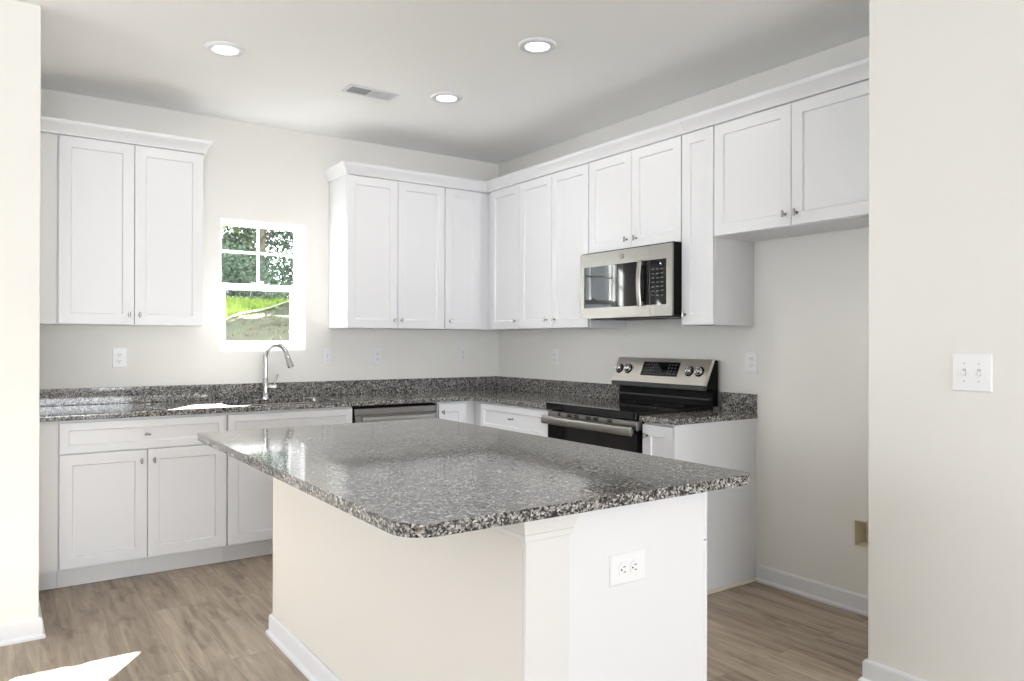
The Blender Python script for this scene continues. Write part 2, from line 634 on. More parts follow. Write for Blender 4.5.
jl.box(WX0 + 0.006, WX1 - 0.006, 0.001, 0.0845, WZ0, WZ0 + 0.006).box(WX0 + 0.006, WX1 - 0.006, 0.001, 0.0845, WZ1 - 0.006, WZ1)
jl.build('reveal_glow_liner', M['vinyl'], win)
mb.build('outer_frame', M['vinyl'], win, bevel=0.002)
lo = MB()
LX0, LX1 = WX0 + 0.028, WX1 - 0.028
frame_rect(lo, LX0, LX1, WZ0 + 0.024, 1.672, 0.033, 0.050, 0.042, 0.043, 0.092, 0.118)
lo_o = lo.build('lower_sash', M['vinyl'], win, bevel=0.002)
mb = MB()
mb.box(LX0 + 0.033, LX1 - 0.050, 0.103, 0.107, WZ0 + 0.066, 1.629)
mb.build('pane', M['glass'], lo_o)
us = MB()
frame_rect(us, LX0, LX1, 1.640, WZ1 - 0.018, 0.010, 0.014, 0.034, 0.012, 0.124, 0.150)
us_o = us.build('upper_sash', M['vinyl'], win, bevel=0.002)
mb = MB()
mb.box(LX0 + 0.010, LX1 - 0.014, 0.138, 0.142, 1.674, WZ1 - 0.030)
mb.build('pane', M['glass'], us_o)
mb = MB()
xm = (LX0 + LX1) / 2 - 0.004
mb.box(xm - 0.009, xm + 0.009, 0.126, 0.137, 1.674, WZ1 - 0.030)
zmn = 1.888
mb.box(LX0 + 0.010, xm - 0.009, 0.126, 0.137, zmn - 0.009, zmn + 0.009)
mb.box(xm + 0.009, LX1 - 0.014, 0.126, 0.137, zmn - 0.009, zmn + 0.009)
mb.build('grille', M['vinyl'], us_o, bevel=0.0015)
mb = MB()
mb.box(xm - 0.03, xm + 0.03, 0.098, 0.118, 1.672, 1.684)
mb.tube([(xm - 0.012, 0.106, 1.686), (xm + 0.028, 0.104, 1.692)], [0.006, 0.004], 10)
mb.build('sash_lock', M['vinyl'], lo_o, bevel=0.001)

# ------------------------------------------------------------------ cabinets
def Tmat(x, y, right=False):
    # local frame: x along the cabinet's width, -y towards the room
    return Matrix.Translation((x, y, 0)) @ (Matrix.Rotation(R(-90), 4, 'Z') if right else Matrix.Identity(4))

def t_knob(T, x, y, z, parent, horizontal=False):
    m_ = MB(T)
    m_.tube([(x, y, z), (x, y - 0.003, z), (x, y - 0.004, z), (x, y - 0.020, z)], [0.0075, 0.0075, 0.0045, 0.0045], 12)
    L = 0.0155
    d = Vector((1, 0, 0)) if horizontal else Vector((0, 0, 1))
    c = Vector((x, y - 0.0235, z))
    m_.tube([c - d * L, c - d * (L - 0.001), c + d * (L - 0.001), c + d * L], [0.0045, 0.0058, 0.0058, 0.0045], 12)
    m_.build('knob', M['knob'], parent, smooth=True)

GAP = 0.0018
def wall_cabinet(x, y, width, z0, doors, label, right=False, group='white wall cabinets', z1=UT, skirt=False):
    """doors: list of (x0, x1, knob_x or None) in local metres"""
    T = Tmat(x, y, right)
    loc = T @ Vector((width / 2, -UD / 2, z0))
    root = thing('wall_cabinet', label, 'cabinet', loc, group)
    m_ = MB(T)
    m_.box(0, width, -UD, -0.001, z0, z1 - 0.010)
    m_.build('carcass', M['cab'], root, bevel=0.001)
    for (a, b, kx) in doors:
        d_ = MB(T)
        d_.shaker(a + GAP, b - GAP, z0 + 0.003, z1 - 0.012, -UD - 0.001)
        door = d_.build('door', M['cab'], root, bevel=0.0014)
        if kx is not None:
            t_knob(T, kx, -UD - 0.020, z0 + 0.058, door)
    return root

# left of the window
c1 = -3.106
wall_cabinet(c1, 0, 0.752, UB, [(0.004, 0.378, 0.351), (0.378, 0.750, 0.405)],
             'white two-door wall cabinet left of the window, the one standing alone')
# left filler strip between that cabinet and the left wall
tag(MB().box(LX + 0.001, c1 - 0.001, -0.312, -0.001, UB, UT - 0.010).build('filler_panel', M['filler'], bevel=0.001),
    'narrow white filler strip between left wall and upper cabinet, above counter level', 'filler panel')
# right of the window, back wall
wall_cabinet(-1.4435, 0, 0.755, UB, [(0.002, 0.3775, 0.350), (0.3775, 0.753, 0.405)],
             'white two-door wall cabinet just right of the window, its bare left side showing')
wall_cabinet(-0.6875, 0, 0.306, UB, [(0.001, 0.305, 0.040)],
             'narrow single-door white wall cabinet at the right end of the back wall run')
tag(MB().box(-0.381, -0.001, -0.300, -0.001, UB, UT - 0.010).box(-0.300, -0.001, -0.378, -0.300, UB, UT - 0.010).build('filler_panel', M['cab'], bevel=0.001),
    'white corner filler where the two runs of wall cabinets meet', 'filler panel')
# right wall
wall_cabinet(0, -0.379, 0.373, UB, [(0.006, 0.373, 0.330)],
             'single-door white wall cabinet on the right wall, first after the corner', True)
wall_cabinet(0, -0.753, 0.754, UB, [(0.0, 0.3745, 0.325), (0.3745, 0.752, 0.412)],
             'tall two-door white wall cabinet immediately left of the microwave', True)
wall_cabinet(0, -1.508, 0.766, 1.832, [(0.001, 0.383, 0.345), (0.383, 0.765, 0.421)],
             'short two-door white wall cabinet directly above the microwave', True)
wall_cabinet(0, -2.275, 0.222, UB, [(0.002, 0.220, 0.030)],
             'narrow tall white wall cabinet right of the microwave with single slim door', True)
wall_cabinet(0, -2.498, 0.914, 1.832, [(0.0, 0.456, 0.425), (0.456, 0.912, 0.487)],
             'short wide white wall cabinet over the empty fridge alcove', True)
tag(MB().box(-0.312, -0.001, -3.414, PY + 0.001, 1.832, UT - 0.010).build('filler_panel', M['cab'], bevel=0.001),
    'white filler strip between fridge-alcove wall cabinet and partition', 'filler panel')

# crown mouldings
FD = UD + 0.020
CRP = [(-0.018, 2.411), (0.003, 2.411), (0.007, 2.414), (0.008, 2.424), (0.022, 2.446), (0.037, 2.464), (0.041, 2.470), (0.043, 2.486), (-0.018, 2.486)]
def crown(path, label):
    m_ = MB()
    m_.sweep(CRP, path, 1)
    return tag(m_.build('crown_molding', M['cab'], bevel=0.0008), label, 'crown molding', 'white crown moldings on the wall cabinets')
xr = c1 + 0.752
crown([(xr + 0.001, -0.001), (xr + 0.001, -FD), (LX + 0.001, -FD)],
      'white crown molding topping the lone wall cabinet left of the window')
crown([(-FD, -2.306), (-FD, -FD), (-1.4445, -FD), (-1.4445, -0.001)],
      'white crown molding wrapping the corner from the window to above the microwave')
CRP = [(p[0] + 0.003, p[1]) for p in CRP]
crown([(-FD, PY + 0.001), (-FD, -2.309)],
      'white crown molding above the fridge alcove cabinet, after the joint')

# base cabinets
def base_cabinet(x, y, width, label, fronts, right=False, toe=True, open_top=False):
    """fronts: list of (x0, x1, z0, z1, kind, (knob_x, knob_z, horizontal) or None)"""
    T = Tmat(x, y, right)
    loc = T @ Vector((width / 2, -BD / 2, 0))
    root = thing('base_cabinet', label, 'cabinet', loc, 'white base cabinets')
    m_ = MB(T)
    if open_top:
        m_.box(0, 0.016, -BD, -0.001, 0.105, CB - 0.001)
        m_.box(width - 0.016, width, -BD, -0.001, 0.105, CB - 0.001)
        m_.box(0.016, width - 0.016, -BD, -0.001, 0.105, 0.121)
        m_.box(0.016, width - 0.016, -0.013, -0.001, 0.121, CB - 0.001)
        m_.box(0.016, width - 0.016, -BD, -BD + 0.019, 0.660, CB - 0.001)
    else:
        m_.box(0, width, -BD, -0.001, 0.105, CB - 0.001)
    m_.build('carcass', M['cab'], root, bevel=0.001)
    if toe:
        t = MB(T)
        t.box(0, width, -BD + 0.065, -0.02, 0.001, 0.105)
        t.build('toe_kick', M['filler'], root)
    for (a, b, z0, z1, kind, k) in fronts:
        d_ = MB(T)
        d_.shaker(a + GAP, b - GAP, z0, z1, -BD - 0.001, rail=0.057 if kind == 'door' else 0.040)
        door = d_.build(kind, M['cab'], root, bevel=0.0014)
        if k:
            t_knob(T, k[0], -BD - 0.020, k[1], door, k[2])
    return root

DZ1 = 0.862
b1 = -3.116
base_cabinet(b1, 0, 0.827, 'white base cabinet below lone wall cabinet, one wide drawer over two doors',
             [(0.002, 0.825, 0.705, DZ1, 'drawer', (0.410, 0.783, True)),
              (0.002, 0.413, 0.115, 0.699, 'door', (0.382, 0.640, False)), (0.413, 0.825, 0.115, 0.699, 'door', (0.445, 0.640, False))])
tag(MB().box(LX + 0.001, b1 - 0.001, -0.618, -0.001, 0.105, CB - 0.001).box(LX + 0.001, b1 - 0.001, -0.547, -0.02, 0.001, 0.105)
    .build('filler_panel', M['filler'], bevel=0.001),
    'narrow white filler strip between left wall and base cabinet, below the counter', 'filler panel')
base_cabinet(-2.287, 0, 0.762, 'white sink base cabinet under the window with a false drawer front',
             [(0.002, 0.760, 0.705, DZ1, 'false_front', None),
              (0.002, 0.381, 0.115, 0.699, 'door', (0.350, 0.640, False)), (0.381, 0.760, 0.115, 0.699, 'door', (0.412, 0.640, False))], open_top=True)
base_cabinet(-0.908, 0, 0.225, 'small single-door white base cabinet right of the dishwasher',
             [(0.002, 0.222, 0.115, DZ1, 'door', (0.030, 0.806, False))])
mbf = MB()
mbf.box(-0.682, -0.572, -0.590, -0.30, 0.001, CB - 0.001)
mbf.box(-0.590, -0.30, -0.722, -0.590, 0.001, CB - 0.001)
tag(mbf.build('filler_panel', M['filler'], bevel=0.001), 'recessed cream-white corner filler between the two base cabinet runs', 'filler panel')
base_cabinet(0, -0.723, 0.782, 'white drawer base cabinet between the corner and the range',
             [(0.004, 0.780, 0.690, DZ1 + 0.002, 'drawer', (0.392, 0.786, True)), (0.004, 0.780, 0.405, 0.684, 'drawer', (0.392, 0.545, True)),
              (0.004, 0.780, 0.115, 0.399, 'drawer', (0.392, 0.257, True))], True)
e1 = base_cabinet(0, -2.284, 0.220, 'narrow white base cabinet right of the range with a broad bare end',
                  [(0.004, 0.219, 0.115, DZ1 + 0.002, 'door', (0.040, 0.806, False))], True, toe=True)
MB().box(-0.634, -0.001, -2.514, -2.5045, 0.0, CB - 0.001).build('end_panel', M['cab'], e1, bevel=0.001)
MB().box(-0.640, -0.001, -2.5285, -2.5145, 0.0, 0.018).build('shoe_strip', M['shoe'], e1, bevel=0.004, label='cream shoe strip at the foot of the end panel')

# ------------------------------------------------------------------ countertops
SX0, SX1, SY0, SY1 = -2.245, -1.575, -0.545, -0.145
FRONT = -0.648
sink_hole = rounded(SX0, SX1, SY0, SY1, 0.075, 8)
outer = [(LX + 0.001, FRONT), (-0.668, FRONT), (FRONT, -0.668), (FRONT, -1.508), (-0.001, -1.508), (-0.001, -0.001), (LX + 0.001, -0.001)]
ct = thing('countertop', 'L-shaped grey speckled granite countertop along back wall up to the range', 'countertop', (-1.6, -0.3, CB), None)
mb = MB()
mb.slab(outer, [list(reversed(sink_hole))], CB, CT)
mb.build('slab', M['granite'], ct, bevel=0.004, angle=50)
mb = MB()
mb.box(LX + 0.001, -0.022, -0.021, -0.001, CT, CT + 0.100)
mb.box(-0.021, -0.001, -1.508, -0.001, CT, CT + 0.100)
mb.build('backsplash', M['granite'], ct, bevel=0.002)
ct2 = thing('countertop', 'short piece of granite countertop right of the range, ending at the alcove', 'countertop', (-0.32, -2.40, CB), None)
mb = MB()
mb.slab(rounded(FRONT, -0.001, -2.521, -2.281, [0.008, 0, 0, 0.004], 4), [], CB, CT)
mb.build('slab', M['granite'], ct2, bevel=0.004, angle=50)
mb = MB()
mb.box(-0.021, -0.001, -2.521, -2.281, CT, CT + 0.100)
mb.build('backsplash', M['granite'], ct2, bevel=0.002)

# sink bowl
sk = thing('kitchen_sink', 'undermount stainless steel sink in the granite below the window', 'sink', ((SX0 + SX1) / 2, (SY0 + SY1) / 2, 0.68))
mb = MB()
zs = CB - 0.0005
rings = [[(*p, zs) for p in rounded(SX0 - 0.025, SX1 + 0.025, SY0 - 0.025, SY1 + 0.025, 0.09)],
         [(*p, zs) for p in rounded(SX0 - 0.004, SX1 + 0.004, SY0 - 0.004, SY1 + 0.004, 0.078)],
         [(*p, zs - 0.012) for p in rounded(SX0, SX1, SY0, SY1, 0.075)],
         [(*p, 0.705) for p in rounded(SX0 + 0.012, SX1 - 0.012, SY0 + 0.012, SY1 - 0.012, 0.07)],
         [(*p, 0.690) for p in rounded(SX0 + 0.03, SX1 - 0.03, SY0 + 0.03, SY1 - 0.03, 0.06)],
         [(*p, 0.686) for p in rounded(-1.96, -1.86, -0.395, -0.295, 0.0499)]]
mb.loft(rings, cap=False)
bw = mb.build('bowl', M['steelx'], sk, smooth=True)
so = bw.modifiers.new('thickness', 'SOLIDIFY')
so.thickness = 0.0015
mb = MB()
mb.cyl((-1.91, -0.345, 0.683), (-1.91, -0.345, 0.689), 0.042)
mb.build('drain', M['chrome'], sk, bevel=0.002)

# faucet
fx, fy = -1.910, -0.088
fa = thing('kitchen_faucet', 'tall chrome gooseneck faucet behind the sink below the window', 'faucet', (fx, fy, CT))
mb = MB()
mb.tube([(fx, fy, CT), (fx, fy, CT + 0.006), (fx, fy, CT + 0.010), (fx, fy, CT + 0.05), (fx, fy, CT + 0.13), (fx, fy, CT + 0.14)],
        [0.026, 0.026, 0.021, 0.0195, 0.0185, 0.015], 24)
mb.build('base', M['chrome'], fa, smooth=True)
dirv = Vector((0.118, -0.115, 0)).normalized()
reach = 0.150
rr = reach / 2
pts, rad = [], []
z0 = CT + 0.138
zc_ = 1.180
for k in range(5):
    pts.append((fx, fy, z0 + (zc_ - z0) * k / 4)); rad.append(0.0145)
for k in range(1, 15):
    a = math.pi - (math.pi * 0.94) * k / 14
    c = Vector((fx, fy, zc_)) + dirv * (rr + rr * math.cos(a)) + Vector((0, 0, 0.083 * math.sin(a)))
    pts.append(tuple(c)); rad.append(0.0145)
mb = MB()
mb.tube(pts, rad, 18)
mb.build('neck', M['chrome'], fa, smooth=True)
e = Vector(pts[-1]); dn = (Vector(pts[-1]) - Vector(pts[-2])).normalized()
dn = (dn + dirv * 0.10).normalized()
mb = MB()
mb.tube([e - dn * 0.004, e + dn * 0.004, e + dn * 0.03, e + dn * 0.075, e + dn * 0.088, e + dn * 0.089], [0.0145, 0.0165, 0.0175, 0.0215, 0.0205, 0.012], 20)
mb.build('spray_head', M['chrome'], fa, smooth=True)
hd = Vector((0.92, -0.39, 0)).normalized()
hc = Vector((fx, fy, CT + 0.078))
mb = MB()
mb.tube([hc + hd * 0.015, hc + hd * 0.018, hc + hd * 0.068, hc + hd * 0.072], [0.013, 0.0165, 0.0165, 0.013], 18)
mb.tube([hc + hd * 0.055 + Vector((0, 0, 0.008)), hc + hd * 0.062 + Vector((0, 0, 0.04)), hc + hd * 0.078 + Vector((0, 0, 0.085))], [0.006, 0.0055, 0.0065], 10)
mb.build('handle', M['chrome'], fa, smooth=True)

# ------------------------------------------------------------------ dishwasher
dw = thing('dishwasher', 'stainless steel dishwasher under the counter right of the sink', 'dishwasher', (-1.216, -0.31, 0.0))
mb = MB()
mb.box(-1.519, -0.914, -0.600, -0.02, 0.02, 0.866)
mb.build('body', M['blackmetal'], dw)
mb = MB()
mb.box(-1.507, -0.918, -0.634, -0.602, 0.115, 0.812)
mb.box(-1.507, -0.918, -0.616, -0.602, 0.812, 0.856)
mb.build('door', M['steeldw'], dw, bevel=0.003)
mb = MB()
mb.box(-1.470, -0.960, -0.668, -0.648, 0.775, 0.803)
mb.box(-1.470, -1.450, -0.650, -0.634, 0.777, 0.801)
mb.box(-0.980, -0.960, -0.650, -0.634, 0.777, 0.801)
mb.build('handle', M['steelx'], dw, bevel=0.004)
mb = MB()
mb.box(-1.514, -0.916, -0.560, -0.50, 0.001, 0.11)
mb.build('toe_kick', M['blackmetal'], dw)

# ------------------------------------------------------------------ range
RY0, RY1 = -2.2745, -1.5125       # right and left ends
rg = thing('electric_range', 'freestanding stainless and black glass-top electric range between base cabinets', 'range', (-0.33, (RY0 + RY1) / 2, 0))
mb = MB()
mb.box(-0.615, -0.03, RY0 + 0.001, RY1 - 0.001, 0.03, 0.888)
for yy in (RY0 + 0.05, RY1 - 0.05):
    for xx in (-0.56, -0.09):
        mb.cyl((xx, yy, 0.0), (xx, yy, 0.03), 0.018, 12)
mb.build('body', M['blackmetal'], rg)
mb = MB()
mb.slab(rounded(-0.672, -0.065, RY0, RY1, [0.012, 0.004, 0.004, 0.012], 4), [], 0.884, 0.924)
ck = mb.build('cooktop', M['ceramic'], rg, bevel=0.005)
# printed burner rings on the glass
for bx_, by_, br_ in ((-0.48, RY0 + 0.20, 0.115), (-0.48, RY1 - 0.20, 0.095), (-0.22, RY0 + 0.19, 0.08), (-0.22, RY1 - 0.19, 0.08)):
    mb = MB()
    n = 48
    A = [mb.v((bx_ + br_ * math.cos(2 * math.pi * k / n), by_ + br_ * math.sin(2 * math.pi * k / n), 0.9243)) for k in range(n)]
    B = [mb.v((bx_ + (br_ - 0.002) * math.cos(2 * math.pi * k / n), by_ + (br_ - 0.002) * math.sin(2 * math.pi * k / n), 0.9243)) for k in range(n)]
    for k in range(n):
        mb.bm.faces.new((A[k], A[(k + 1) % n], B[(k + 1) % n], B[k]))
    mb.build('burner_ring', M['darkprint'], ck)
# oven door: steel top band with vent slots, black glass below
mb = MB()
mb.box(-0.655, -0.617, RY0 + 0.004, RY1 - 0.004, 0.826, 0.874)
tb = mb.build('vent_trim', M['steelmw'], rg, bevel=0.002)
for f0, f1 in ((0.135, 0.165), (0.245, 0.305), (0.325, 0.385), (0.465, 0.525), (0.545, 0.605), (0.70, 0.75)):
    ya, yb_ = RY1 + (RY0 - RY1) * f0, RY1 + (RY0 - RY1) * f1
    for z_ in (0.851, 0.861):
        mb = MB()
        mb.box(-0.6556, -0.650, ya, yb_, z_, z_ + 0.008)
        mb.build('vent_slot', M['blackmetal'], tb)
mb = MB()
mb.box(-0.652, -0.617, RY0 + 0.004, RY1 - 0.004, 0.235, 0.822)
od = mb.build('oven_door', M['blackmetal'], rg, bevel=0.003)
mb = MB()
mb.box(-0.6555, -0.6525, RY0 + 0.006, RY1 - 0.006, 0.245, 0.812)
mb.build('door_glass', M['ovenglass'], od, bevel=0.001)
mb = MB()
hp = [(-0.684, 0.798), (-0.698, 0.801), (-0.703, 0.822), (-0.698, 0.844), (-0.684, 0.847), (-0.680, 0.822)]
mb.prism(hp, 1, RY1 + 0.004, RY0 + 0.006)
for yy in (RY1 - 0.035, RY0 + 0.035):
    mb.box(-0.690, -0.654, yy - 0.012, yy + 0.012, 0.806, 0.826)
mb.build('handle', M['steelmw'], od, bevel=0.003)
mb = MB()
mb.box(-0.654, -0.617, RY0 + 0.004, RY1 - 0.004, 0.065, 0.228)
mb.build('storage_drawer', M['steel'], rg, bevel=0.003)
# back guard
mb = MB()
side = [(-0.024, 0.924), (-0.075, 0.924), (-0.066, 1.018), (-0.118, 1.022), (-0.048, 1.184), (-0.024, 1.184)]
mb.prism([(x, z) for x, z in side], 1, RY0, RY1)
gd = mb.build('back_guard', M['blackmetal'], rg, bevel=0.002)
A = Vector((-0.072, 0, 1.188)); Bp = Vector((-0.141, 0, 1.043)); Cp = Vector((-0.136, 0, 1.016))
face_n = Vector((-(A.z - Bp.z), 0, (A.x - Bp.x))).normalized()
if face_n.x > 0: face_n = -face_n
mb = MB()
pan = [(A.x + 0.022, A.z - 0.002), (A.x, A.z), (Bp.x, Bp.z), (Bp.x + 0.02, Bp.z - 0.004)]
mb.prism(pan, 1, RY0 - 0.001, RY1 + 0.001)
pn = mb.build('control_panel', M['steel'], rg, bevel=0.003)
mb = MB()
mb.prism([(Bp.x + 0.002, Bp.z - 0.001), (Cp.x, Cp.z), (Cp.x + 0.012, Cp.z - 0.004), (Bp.x + 0.03, Bp.z - 0.004)], 1, RY0 - 0.001, RY1 + 0.001)
mb.build('lower_lip', M['darkgrey'], pn, bevel=0.002)
mb = MB()
mb.box(-0.092, -0.060, RY0 + 0.01, RY1 - 0.01, 0.958, 0.966)
mb.build('rear_ledge', M['darkgrey'], gd, bevel=0.002)
ux = (A - Bp).normalized()
def on_panel(y, s, out=0.0):
    p = Bp + ux * s + face_n * out
    return Vector((p.x, y, p.z))
PL = (A - Bp).length
def panel_rect(m_, y0, y1, s0, s1, o0, o1):
    ring = lambda o: [on_panel(y0, s0, o), on_panel(y1, s0, o), on_panel(y1, s1, o), on_panel(y0, s1, o)]
    m_.loft([ring(o0), ring(o1)])
mb = MB()
panel_rect(mb, -1.752, -2.050, PL * 0.28, PL * 0.85, -0.001, 0.0015)
dp = mb.build('display', M['blackglass'], rg, bevel=0.0006)
def button(y0, y1, s0, s1):
    m_ = MB()
    panel_rect(m_, y0, y1, s0, s1, 0.0014, 0.0018)
    m_.build('button', M['keys'], dp)
for c_ in range(4):
    for r_ in range(4):
        y_ = -1.775 - c_ * 0.022
        button(y_, y_ - 0.010, PL * (0.36 + 0.12 * r_), PL * (0.385 + 0.12 * r_))
for c_ in range(3):
    for r_ in range(4):
        y_ = -1.965 - c_ * 0.026
        button(y_, y_ - 0.009, PL * (0.36 + 0.12 * r_), PL * (0.395 + 0.12 * r_))
for c_ in range(4):
    y_ = -1.865 - c_ * 0.022
    button(y_, y_ - 0.010, PL * 0.34, PL * 0.37)
for y_ in (-1.556, -1.635, -2.135, -2.210):
    c_ = PL * 0.52
    mb = MB()
    mb.tube([on_panel(y_, c_, -0.001), on_panel(y_, c_, 0.0035)], [0.031, 0.031], 28)
    skirt = mb
    mb = MB()
    mb.tube([on_panel(y_, c_, 0.003), on_panel(y_, c_, 0.022), on_panel(y_, c_, 0.026)], [0.025, 0.0225, 0.0195], 28)
    a0, a1 = on_panel(y_, c_ - 0.021, 0.026), on_panel(y_, c_ + 0.021, 0.026)
    mb.tube([a0, a0 + face_n * 0.005, a1 + face_n * 0.005, a1], [0.003, 0.004, 0.004, 0.003], 8)
    kb = mb.build('knob', M['chrome'], rg, smooth=True)
    skirt.build('knob_skirt', M['blackmetal'], kb, smooth=True)
    mb = MB()
    for k in range(9):
        a = R(-150 + 37.5 * k)
        yy, ss = y_ + 0.036 * math.sin(a), PL * 0.52 + 0.036 * math.cos(a)
        panel_rect(mb, yy - 0.0016, yy + 0.0016, ss - 0.0016, ss + 0.0016, 0.0, 0.0005)
    mb.build('dial_marks', M['darkprint'], pn)

# ------------------------------------------------------------------ microwave
MF = -0.400
mz0, mz1 = 1.430, 1.822
mo = thing('microwave', 'stainless over-the-range microwave hung below the short wall cabinet', 'microwave', (-0.2, (RY0 + RY1) / 2, mz0))
mb = MB()
mb.box(MF + 0.013, -0.001, RY0, RY1, mz0 + 0.004, mz1 + 0.008)
mb.build('body', M['blackmetal'], mo, bevel=0.003)
mb = MB()
mb.box(MF + 0.06, -0.02, RY0 + 0.03, RY1 - 0.03, mz0 - 0.006, mz0 + 0.004)
mb.box(-0.30, -0.22, RY0 + 0.20, RY1 - 0.20, mz0 - 0.012, mz0 - 0.006)
mb.build('bottom_grille', M['darkgrey'], mo, bevel=0.002)
DSP = -2.068                      # joint between door and control panel
gz0, gz1 = 1.492, 1.742
# door frame as a ring around the window
def ring_panel(m_, ya, yb_, za, zb, ia, ib, ja, jb, x0, x1):
    m_.box(x0, x1, ya, yb_, za, ja)
    m_.box(x0, x1, ya, yb_, jb, zb)
    m_.box(x0, x1, ya, ia, ja, jb)
    m_.box(x0, x1, ib, yb_, ja, jb)
mb = MB()
ring_panel(mb, RY1, -2.107, mz0, mz1, -1.550, -2.1066, gz0, gz1, MF, MF + 0.0125)
dr = mb.build('door', M['steelmw'], mo, bevel=0.0)
mb = MB()
mb.box(MF + 0.004, MF + 0.012, -1.550, -2.064, gz0, gz1)
mb.build('door_window', M['blackglass'], dr)
mb = MB()
N = 12
rings = []
for k in range(N + 1):
    t = k / N
    z_ = gz0 - 0.006 + (gz1 - gz0 + 0.012) * t
    x_ = MF - 0.012 - 0.012 * math.sin(math.pi * t)
    yc = -2.044
    rings.append([(x_, yc - 0.016, z_), (x_ - 0.009, yc - 0.011, z_), (x_ - 0.011, yc, z_), (x_ - 0.009, yc + 0.011, z_), (x_, yc + 0.016, z_), (x_ + 0.005, yc, z_)])
mb.loft(rings)
for z_ in (gz0 + 0.012, gz1 - 0.012):
    mb.box(MF - 0.014, MF + 0.006, yc - 0.010, yc + 0.010, z_ - 0.010, z_ + 0.010)
mb.build('handle', M['steelmw'], dr, bevel=0.002)
mb = MB()
ring_panel(mb, -2.1085, RY0, mz0, mz1, -2.109, -2.234, gz0, gz1, MF, MF + 0.0125)
cpn = mb.build('control_panel', M['steelmw'], mo, bevel=0.0)
mb = MB()
mb.box(MF + 0.003, MF + 0.012, -2.066, -2.2335, gz0, gz1)
kg = mb.build('keypad_glass', M['blackglass'], mo)
for c_ in range(3):
    for r_ in range(7):
        y_ = -2.122 - c_ * 0.034
        z_ = 1.685 - r_ * 0.024
        mb = MB()
        mb.box(MF + 0.0024, MF + 0.0032, y_, y_ - 0.018, z_, z_ + 0.006)
        mb.build('button', M['keys'], kg)
mb = MB()
mb.box(MF + 0.0024, MF + 0.0032, -2.182, -2.192, 1.714, 1.720)
mb.build('clock', M['led'], kg, label='small lit clock digits')
# round brand emblem on the top band: ring with a curled monogram
mb = MB()
ey, ez = -1.886, 1.783
mb.tube([(MF - 0.0, ey, ez), (MF - 0.002, ey, ez)], 0.0150, 28)
eb = mb.build('emblem', M['printing'], mo, smooth=True)
mb = MB()
def ycirc(r, a0, a1, n, oy=0, oz=0):
    return [(MF - 0.0024, ey + oy + r * math.cos(R(a0 + (a1 - a0) * k / n)), ez + oz + r * math.sin(R(a0 + (a1 - a0) * k / n))) for k in range(n + 1)]
mb.tube(ycirc(0.0132, 0, 360, 28), 0.0016, 6)
mb.tube(ycirc(0.0045, 60, 330, 14, 0.0042, 0.0005), 0.0009, 6)
mb.tube(ycirc(0.0032, 80, 300, 10, -0.0042, 0.0032), 0.0009, 6)
mb.tube(ycirc(0.0034, 60, 290, 10, -0.0042, -0.0034), 0.0009, 6)
for a in range(0, 360, 90):
    mb.tube(ycirc(0.003, a - 40, a + 100, 6, 0.0095 * math.cos(R(a + 45)), 0.0095 * math.sin(R(a + 45))), 0.0008, 6)
mb.build('monogram', M['slot'], eb, smooth=True)

# ------------------------------------------------------------------ island
IX0, IX1, IY0, IY1 = -2.700, -1.577, -3.706, -1.800
PF = -3.681
BX0, BX1, BYF, BYB = -2.382, -1.741, -3.664, -1.788
isl = thing('kitchen_island', 'white and cream kitchen island base standing in the middle of the floor', 'kitchen island', ((BX0 + BX1) / 2, (BYF + BYB) / 2, 0))
mb = MB()
mb.box(BX0 + 0.004, BX1 - 0.02, BYF + 0.02, BYB - 0.004, 0.0, CB - 0.001)
mb.build('carcass', M['cab'], isl)
mb = MB()
mb.box(BX0, BX0 + 0.020, PF + 0.014, BYB, 0.0, CB - 0.001)
mb.build('seating_side_panel', M['cream'], isl, bevel=0.001, label='broad cream painted panel on the seating side')
mb = MB()
mb.box(-2.255, BX1 - 0.012, BYF, BYF + 0.015, 0.0, CB - 0.001)
mb.build('end_panel', M['cab'], isl, bevel=0.0008)
mb = MB()
mb.box(BX1 - 0.011, BX1 + 0.004, BYF + 0.001, BYF + 0.022, 0.0, 0.728)
mb.box(BX1 - 0.011, BX1 + 0.004, BYF + 0.001, BYF + 0.022, 0.732, CB - 0.001)
mb.build('edge_strip', M['trim'], isl, bevel=0.0015)
mb = MB()
mb.box(BX0, -2.253, PF, PF + 0.0135, 0.0, CB - 0.001)
mb.box(BX0 + 0.021, -2.253, PF + 0.0135, -3.555, 0.0, CB - 0.001)
pil = mb.build('corner_post', M['post'], isl, bevel=0.0015)
capP = [(-0.004, 0.822), (0.004, 0.822), (0.006, 0.826), (0.006, 0.838), (0.010, 0.842), (0.010, 0.848), (0.017, 0.868), (0.019, 0.8755), (-0.004, 0.8755)]
mb = MB()
mb.sweep(capP, [(BX0, -3.555), (BX0, PF), (-2.253, PF), (-2.253, BYF)], -1)
mb.build('post_capital', M['post'], pil, bevel=0.0008)
mb = MB()
mb.sweep(BBP, [(-2.253, PF), (BX0, PF), (BX0, BYB), (BX0 + 0.02, BYB)], 1)
mb.build('baseboard', M['trim'], isl, bevel=0.0012)
mb = MB()
mb.slab(rounded(IX0, IX1, IY0, IY1, [0.080, 0.040, 0.03, 0.012], 12), [], CB, CT)
tag(mb.build('island_countertop', M['granite'], bevel=0.006, seg=3, angle=50),
    'large grey speckled granite island top with rounded near corner', 'countertop')

